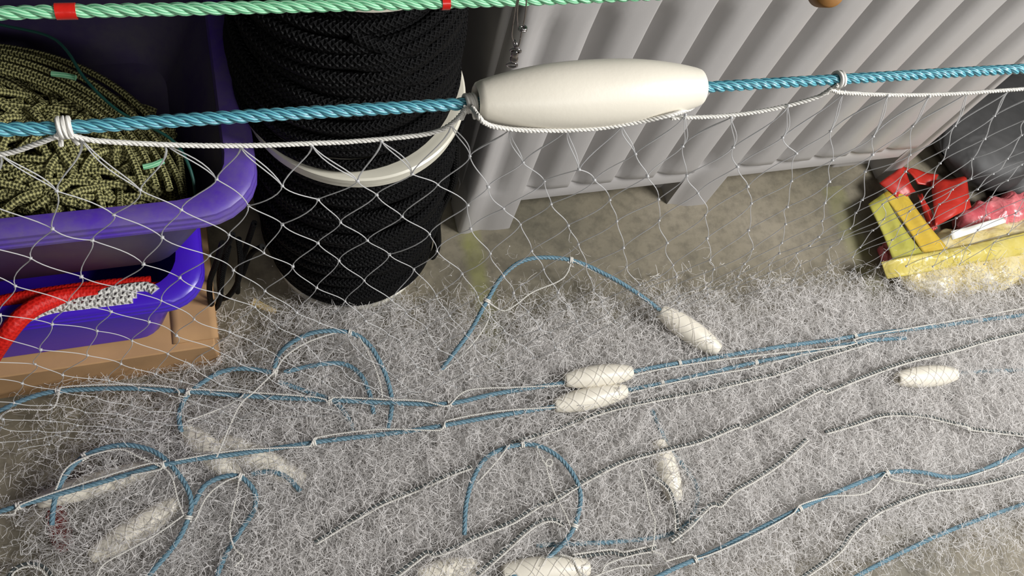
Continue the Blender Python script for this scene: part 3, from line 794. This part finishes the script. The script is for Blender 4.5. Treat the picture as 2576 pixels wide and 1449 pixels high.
floor_rope([(1576, 982), (1665, 965), (1780, 938), (1900, 912), (2020, 890), (2150, 862), (2280, 850)],
           'blue rope running right from the near float of the pair, fading into the net', .050, ((1667, 965), (1900, 912)))
floor_rope([(690, 925, .05), (703, 890, .06), (740, 858, .075), (800, 835, .085), (880, 836, .085), (930, 868, .08), (965, 930, .07), (982, 985, .055), (985, 1030, .045), (975, 1080, .04)],
           'blue rope arching up in a tall loop in front of the black spool', .06, ((882, 838),))
floor_rope([(1110, 930, .045), (1150, 878, .06), (1185, 830, .07), (1225, 757, .09), (1268, 690, .10), (1330, 652, .105), (1435, 655, .10), (1530, 692, .09), (1600, 735, .07), (1662, 783, .05)],
           'blue rope rising in a wide arch on bare floor to the steeply tilted float', .06, ((1225, 757), (1437, 655)))
floor_rope([(715, 936), (790, 920), (860, 915), (905, 940), (930, 990), (940, 1040)], 'short blue rope bight inside the tall loop before the black spool', .050)
floor_rope([(690, 938), (620, 928), (560, 935), (510, 962), (470, 995), (450, 1040), (455, 1085)], 'blue rope curling down to the V shaped pair of floats', .048, ((690, 938),))
floor_rope([(700, 960), (770, 985), (840, 1010), (875, 1050), (890, 1085)], 'faint blue rope end slanting under the long left rope', .035)
floor_rope([(130, 1320), (138, 1260), (160, 1205), (212, 1148), (300, 1119), (380, 1132), (430, 1170), (470, 1225), (482, 1270), (468, 1320), (440, 1370), (380, 1440), (360, 1470)],
           'large blue rope loop at the left round the two buried floats', .056, ((212, 1148), (470, 1296)))
floor_rope([(488, 1268), (515, 1222), (560, 1200), (605, 1200), (640, 1236), (640, 1280), (605, 1335), (570, 1390), (545, 1450), (540, 1480)],
           'dark blue rope hook beside the big left loop, open to the bottom', .056, ((602, 1199),))
floor_rope([(632, 1192), (680, 1187), (720, 1200), (755, 1235)], 'short dark blue rope piece right of the V shaped pair of floats', .040)
floor_rope([(1168, 1345), (1172, 1270), (1190, 1205), (1225, 1150), (1290, 1121), (1350, 1120), (1405, 1150), (1445, 1200), (1460, 1250), (1450, 1310), (1425, 1358), (1370, 1410), (1300, 1446), (1260, 1465)],
           'large blue rope loop in the middle of the bottom, over a float', .060, ((1313, 1119), (1443, 1326)))
floor_rope([(1350, 1372), (1450, 1368), (1560, 1362), (1680, 1345), (1760, 1300)], 'faint blue rope running level to the right of the bottom loop', .036)
floor_rope([(1645, 1455), (1700, 1428), (1800, 1385), (1900, 1335), (2010, 1280), (2120, 1232), (2230, 1190), (2310, 1188), (2390, 1200), (2470, 1183), (2576, 1130), (2680, 1080)],
           'blue rope slanting from the bottom to the right edge with one wave in it', .060, ((1748, 1404), (2010, 1280), (2232, 1189)))
floor_rope([(2120, 1470), (2190, 1430), (2300, 1375), (2400, 1330), (2490, 1297), (2576, 1268), (2680, 1230)], 'blue rope cutting the bottom right corner over bare floor', .030)
floor_rope([(2404, 940), (2470, 935), (2576, 930), (2680, 925)], 'faint blue rope leaving the lone right hand float', .030)
floor_rope([(1640, 1030), (1660, 1080), (1685, 1132), (1720, 1175), (1755, 1230), (1745, 1290), (1715, 1330)], 'dark blue rope curling round the float beside the lead line', .030)

TG = 'white twines lying in the net heap'
def twine(pts, lab, z=.062, rad=.0017):
    mb = MB(); P = catmull([FL(p[0], p[1], (p[2] if len(p) > 2 else z) + .007) for p in pts], .006); twisted(mb, P, rad, .008, 2, 5, 1, 6)
    return tag(mb.build('white_twine', M['white']), lab, 'twine', TG)
twine([(-20, 1090), (5, 1045), (40, 1030), (125, 1030), (145, 1005), (150, 980), (170, 972), (320, 966), (440, 975), (450, 995), (470, 996), (480, 980), (620, 986), (800, 1000), (825, 1015)],
      'white twine following the long rope below the cardboard box', .066)
twine([(828, 1020), (840, 1000), (980, 1005), (1060, 1008), (1120, 1022), (1138, 1012), (1160, 990), (1200, 978), (1300, 974), (1412, 970)], 'white twine leading to the far float of the pair', .066)
twine([(-20, 1296), (38, 1292), (50, 1270), (200, 1218), (380, 1165), (405, 1180), (330, 1195)], 'white twine along the straight rope at the far left', .070)
twine([(440, 1158), (600, 1132), (780, 1122), (790, 1102), (950, 1080), (1110, 1082), (1120, 1060), (1250, 1035), (1400, 1024)], 'white twine along the straight rope to the near float', .070)
twine([(1590, 945), (1700, 922), (1900, 895), (2140, 868), (2160, 850), (2350, 815), (2576, 775)], 'white twine running right along the far blue rope', .066)
twine([(1574, 992), (1662, 970), (1780, 945), (1896, 925), (2010, 895), (2130, 872)], 'white twine running right from the near float', .062)
twine([(545, 1150), (600, 1025), (640, 985), (690, 935), (720, 895), (780, 858), (870, 832), (900, 845), (935, 905), (955, 960), (962, 1000)], 'white twine springing over the tall loop before the spool', .085)
twine([(1438, 655, .10), (1425, 690, .08), (1400, 710, .07), (1340, 735, .06), (1300, 765, .055), (1270, 782, .05), (1245, 772, .06), (1228, 760, .09)], 'white twine sagging below the wide blue arch', .07)
twine([(1440, 655, .105), (1500, 685, .09), (1570, 722, .07), (1655, 778, .05)], 'white twine stretched from the arch to the tilted float', .09)
twine([(1228, 762, .085), (1232, 790, .075), (1215, 830, .065), (1170, 885, .055), (1100, 945, .045)], 'white twine falling from the left foot of the arch', .07)
twine([(470, 1060), (560, 1025), (605, 1000), (612, 990)], 'white twine crossing above the V shaped floats', .062)
twine([(140, 1232), (165, 1180), (215, 1150), (300, 1130), (350, 1150), (400, 1172), (430, 1195), (448, 1260), (462, 1295)], 'white twine following the big left loop', .068)
twine([(462, 1296), (400, 1340), (330, 1380), (260, 1420), (240, 1460)], 'white twine from the big left loop to the bottom edge', .064)
twine([(602, 1203), (592, 1260), (578, 1330), (590, 1380), (612, 1400), (590, 1425)], 'white twine hanging inside the dark blue hook', .066)
twine([(490, 1310), (520, 1250), (560, 1215), (600, 1198)], 'white twine along the left side of the dark blue hook', .064)
twine([(1200, 1215), (1250, 1160), (1282, 1118)], 'white twine end by the top of the middle loop', .068)
twine([(1350, 1122), (1360, 1148), (1372, 1168), (1385, 1172), (1390, 1160), (1380, 1155), (1373, 1166), (1378, 1190), (1390, 1230), (1410, 1270), (1425, 1300), (1435, 1325)], 'white twine with a small curled loop inside the middle blue loop', .070)
twine([(1612, 1185), (1625, 1230), (1635, 1280), (1647, 1310), (1645, 1360), (1640, 1385), (1665, 1395), (1675, 1415)], 'white twine winding down beside the half sunk float', .066)
twine([(1410, 1395), (1440, 1405), (1455, 1435), (1475, 1450)], 'white twine end right of the bottom float', .07)
twine([(1515, 1440), (1530, 1418), (1600, 1395), (1650, 1388)], 'white twine curving at the bottom, left of the slanting rope', .062)
twine([(1490, 1452), (1560, 1428), (1640, 1420)], 'white twine near the bottom edge below the level rope', .062)
twine([(1675, 1412), (1740, 1395), (1752, 1405), (1800, 1390), (1900, 1345), (1998, 1290), (2010, 1272), (2080, 1250), (2180, 1240), (2230, 1190), (2240, 1205), (2330, 1222)], 'white twine along the slanting rope at the bottom right', .070)
twine([(2355, 1222), (2450, 1195), (2576, 1150), (2660, 1110)], 'white twine continuing to the right edge below the wavy rope', .066)

LG = 'lead lines with spiral whipping in the net heap'
def lead_line(pts, lab, z=.060, side=-1):
    P = catmull([FL(p[0], p[1], (p[2] if len(p) > 2 else z) + .008) for p in pts], .006); root = tag(empty('lead_line', P[len(P) // 2]), lab, 'lead line', LG)
    T, N, B = frames(P)
    off = np.cross(T, np.array([0, 0, 1.0])) * side * .0052
    mb = MB(); tube(mb, P + off + np.array([0, 0, -.003]), .0026, 6); core = mb.build('core', M['leadcore'])
    mb = MB(); twisted(mb, P, .0019, .009, 2, 5, 1, 7); line = mb.build('head_twine', M['white'])
    L = np.linalg.norm(np.diff(P, axis=0), axis=1).sum(); n = int(L / .0075 * 8); q = np.linspace(0, 1, n) * (len(P) - 1)
    Q = np.stack([np.interp(q, np.arange(len(P)), (P + off + np.array([0, 0, -.003]))[:, k]) for k in range(3)], 1); T, N, B = frames(Q)
    a = np.arange(n) * 2 * PI / 8
    mb = MB(); tube(mb, Q + .0031 * (np.cos(a)[:, None] * N + np.sin(a)[:, None] * B), .00085, 4); sp = mb.build('whipping', M['white'])
    adopt(root, core, line, sp)
lead_line([(960, 1475), (1005, 1448), (1075, 1395), (1085, 1402), (1130, 1390), (1200, 1355), (1290, 1318), (1360, 1275), (1385, 1270), (1465, 1220), (1560, 1170), (1630, 1148), (1690, 1133), (1770, 1112), (1860, 1075), (1870, 1082), (1960, 1040), (2068, 982), (2076, 992), (2160, 958), (2280, 915), (2400, 886), (2480, 862), (2576, 838), (2660, 815)],
          'longest lead line, slanting from the bottom edge to the right edge across the whole heap', .064)
lead_line([(1205, 1450), (1270, 1392), (1340, 1330), (1385, 1312), (1420, 1325)], 'short lead line left of the bottom float, under the middle loop', .062)
lead_line([(1690, 1365), (1735, 1330), (1790, 1275), (1815, 1275), (1850, 1240), (1900, 1212), (1970, 1165), (2035, 1108)], 'lead line climbing right from beside the half sunk float', .060)
lead_line([(2080, 1092), (2150, 1072), (2230, 1048), (2320, 1050), (2400, 1068), (2440, 1076), (2440, 1082), (2576, 1098), (2660, 1108)], 'lead line humped below the lone right hand float', .060)
lead_line([(2020, 1460), (2110, 1395), (2150, 1345), (2200, 1300), (2250, 1275), (2340, 1240), (2420, 1230), (2500, 1215), (2576, 1195), (2650, 1180)], 'lead line between the wavy rope and the bottom right corner rope', .050)
lead_line([(1290, 1118), (1400, 1085), (1520, 1040), (1640, 1012), (1780, 985), (1880, 962), (1970, 940), (2060, 905), (2200, 862)], 'faint lead line running just below the pair of floats', .052)
lead_line([(795, 1370), (860, 1330), (930, 1290), (970, 1268), (1060, 1232), (1130, 1200), (1190, 1178)], 'faint lead line left of the middle blue loop', .056)
lead_line([(1440, 1395), (1540, 1382), (1570, 1388), (1650, 1370)], 'short lead line above the bottom float, right side', .056, 1)
lead_line([(1640, 1200), (1680, 1235), (1697, 1290), (1700, 1340), (1712, 1360)], 'dark lead line curling down past the half sunk float', .052)
lead_line([(20, 1470), (35, 1440), (70, 1425), (105, 1435), (125, 1465)], 'lead line coil at the bottom left corner', .040)

# ------------------------------------------------------------------ packets on the right
def crumple(name, c0, c1, w, h, mat, lab, cat, seed, amp=.12, parent=None, lift=0):
    """soft lumpy packet lying from c0 to c1"""
    rg = np.random.default_rng(seed); c0 = np.array(c0, float); c1 = np.array(c1, float); L = np.linalg.norm(c1 - c0); ax = (c1 - c0) / L
    n, m = 40, 40; ph = rg.uniform(0, 6.28, 12); fr = rg.uniform(2, 9, 12); V = []
    sid = np.cross(np.array([0, 0, 1.0]), ax)
    for i in range(n):
        s = i / (n - 1); e = (1 - abs(2 * s - 1) ** 5) ** .5 * .96 + .04
        for j in range(m):
            a = 2 * PI * j / m
            k = 1 + sum(amp / (1 + q * .3) * math.sin(fr[q] * s * 6 + (q + 1) * a + ph[q]) for q in range(8)) * .55
            cr = (abs(math.cos(a)) ** .7) * math.copysign(1, math.cos(a)), (abs(math.sin(a)) ** .8) * math.copysign(1, math.sin(a))
            V.append(c0 + ax * L * s + sid * w / 2 * e * k * cr[0] + np.array([0, 0, 1]) * max(0.001, lift + h / 2 + h / 2 * e * k * cr[1]))
    Fq = np.array([[i * m + j, i * m + (j + 1) % m, (i + 1) * m + (j + 1) % m, (i + 1) * m + j] for i in range(n - 1) for j in range(m)])
    o = mesh(name, V, Fq, mat)
    return tag(o, lab, cat) if lab else o
def sheet(name, corners, mat, lab, cat, bow=.01, nx=10, ny=10, seed=0, th=.0025, crease=.004):
    rg = np.random.default_rng(seed); A, B, C_, D = [np.array(c, float) for c in corners]; ph = rg.uniform(0, 6, 4); g = []
    for i in range(nx + 1):
        for j in range(ny + 1):
            u, v = i / nx, j / ny; p = (A * (1 - u) + B * u) * (1 - v) + (D * (1 - u) + C_ * u) * v
            g.append(p + np.array([0, 0, bow * math.sin(PI * u) * math.sin(PI * v) + crease * math.sin(9 * u + ph[0]) * math.sin(4 * v + ph[1])]))
    n = len(g); k = ny + 1; g += [p - np.array([0, 0, th]) for p in g]; Fs = []
    for i in range(nx):
        for j in range(ny):
            q = i * k + j; Fs += [(q, q + k, q + k + 1, q + 1), (n + q, n + q + 1, n + q + k + 1, n + q + k)]
    for j in range(ny): Fs += [(nx * k + j, n + nx * k + j, n + nx * k + j + 1, nx * k + j + 1), (j, j + 1, n + j + 1, n + j)]
    for i in range(nx): Fs += [(i * k, n + i * k, n + i * k + k, i * k + k), (i * k + ny, i * k + k + ny, n + i * k + k + ny, n + i * k + ny)]
    return tag(mesh(name, g, Fs, mat), lab, cat)
yb = tag(empty('film_packet', FL(2400, 690, 0)), 'pale yellow film packet in the net at the right edge, white strip on top', 'packet')
parts = [crumple('bag', FL(2232, 712, 0), FL(2760, 600, 0), .155, .075, M['bagclear'], None, None, 4, .10)]
s_ = sheet('yellow_band', [FL(2216, 660, .085), FL(2700, 560, .095), FL(2720, 615, .080), FL(2235, 700, .072)], M['yellow'], None, None, .01, seed=3)
parts.append(s_)
s_ = sheet('white_strip', [FL(2392, 582, .100), FL(2525, 545, .102), FL(2530, 560, .100), FL(2398, 602, .099)], M['paper'], None, None, .004, seed=5, crease=.002); parts.append(s_)
adopt(yb, *parts)
pb_ = tag(empty('plastic_band', FL(2290, 570, 0)), 'yellow green film band with an orange side, jutting out of the packet over the floor', 'plastic film')
adopt(pb_, sheet('lime_side', [FL(2186, 512, .055), FL(2222, 487, .056), FL(2340, 662, .079), FL(2262, 690, .070)], M['lime'], None, None, .006, seed=8),
      sheet('orange_side', [FL(2222, 487, .0565), FL(2262, 462, .055), FL(2396, 640, .086), FL(2340, 662, .0795)], M['orange'], None, None, .006, seed=8))
sheet('red_sheet', [FL(2215, 458, .060), FL(2270, 418, .06), FL(2305, 480, .062), FL(2262, 506, .060)], M['red'], 'small bright red plastic tab at the far end of the yellow green band', 'plastic sheet', .008, seed=9)
sheet('red_sheet', [FL(2345, 455, .050), FL(2428, 445, .05), FL(2446, 520, .065), FL(2352, 570, .075)], M['red'], 'large red plastic sheet standing behind the yellow packet', 'plastic sheet', .015, seed=10)
sheet('red_sheet', [FL(2270, 418, .030), FL(2360, 440, .030), FL(2352, 470, .035), FL(2310, 462, .035)], M['red'], 'narrow dark red strip linking the red tab and the large red sheet', 'plastic sheet', .006, seed=12)
sheet('red_sheet', [FL(2308, 490, .050), FL(2322, 488, .05), FL(2358, 575, .065), FL(2345, 582, .065)], M['red'], 'thin red edge strip along the side of the yellow green band', 'plastic sheet', .002, seed=13)
crumple('pink_packet', FL(2380, 588, 0), FL(2620, 515, 0), .075, .075, M['pink'], 'crumpled pink film packet behind the white strip', 'packet', 14, .14)
crumple('pink_packet', FL(2205, 650, 0), FL(2270, 640, 0), .05, .03, M['pink'], 'small scrap of pink film at the left end of the yellow packet', 'packet', 15, .14)
crumple('plastic_bag', FL(2330, 420, 0), FL(2900, 180, 0), .30, .12, M['darkbag'], 'large dark grey plastic bag lying behind the red sheets, right of the crate', 'bag', 16, .12)
crumple('plastic_bag', FL(2480, 492, 0), FL(2850, 440, 0), .10, .09, M['darkbag'], 'smaller dark grey bag between the pink packet and the larger bag', 'bag', 17, .12)
crumple('plastic_scrap', FL(140, 1275, 0), FL(165, 1390, 0), .030, .012, M['tape_dull'], 'dull red plastic scrap under the net at the lower left', 'plastic scrap', 18, .14)
V, Fs = loft([box_ring(-.5, .5, -.5, .5, .05, 0), box_ring(-.42, .5, -.38, .4, .05, 1)])
a, b = FL(632, 757, 0), FL(694, 786, 0); d = b - a; L = np.linalg.norm(d[:2]); ang = math.atan2(d[1], d[0])
V = np.array(V); V = np.stack([V[:, 0] * L, V[:, 1] * .013 * (1 - .5 * V[:, 0]), V[:, 2] * .004 + .0005], 1)
o = tag(mesh('wood_splinter', V, Fs, M['splinter'], smooth=False), 'pale wood splinter on the floor left of the spool', 'splinter')
o.location = ((a[0] + b[0]) / 2, (a[1] + b[1]) / 2, 0); o.rotation_euler = (0, 0, ang)
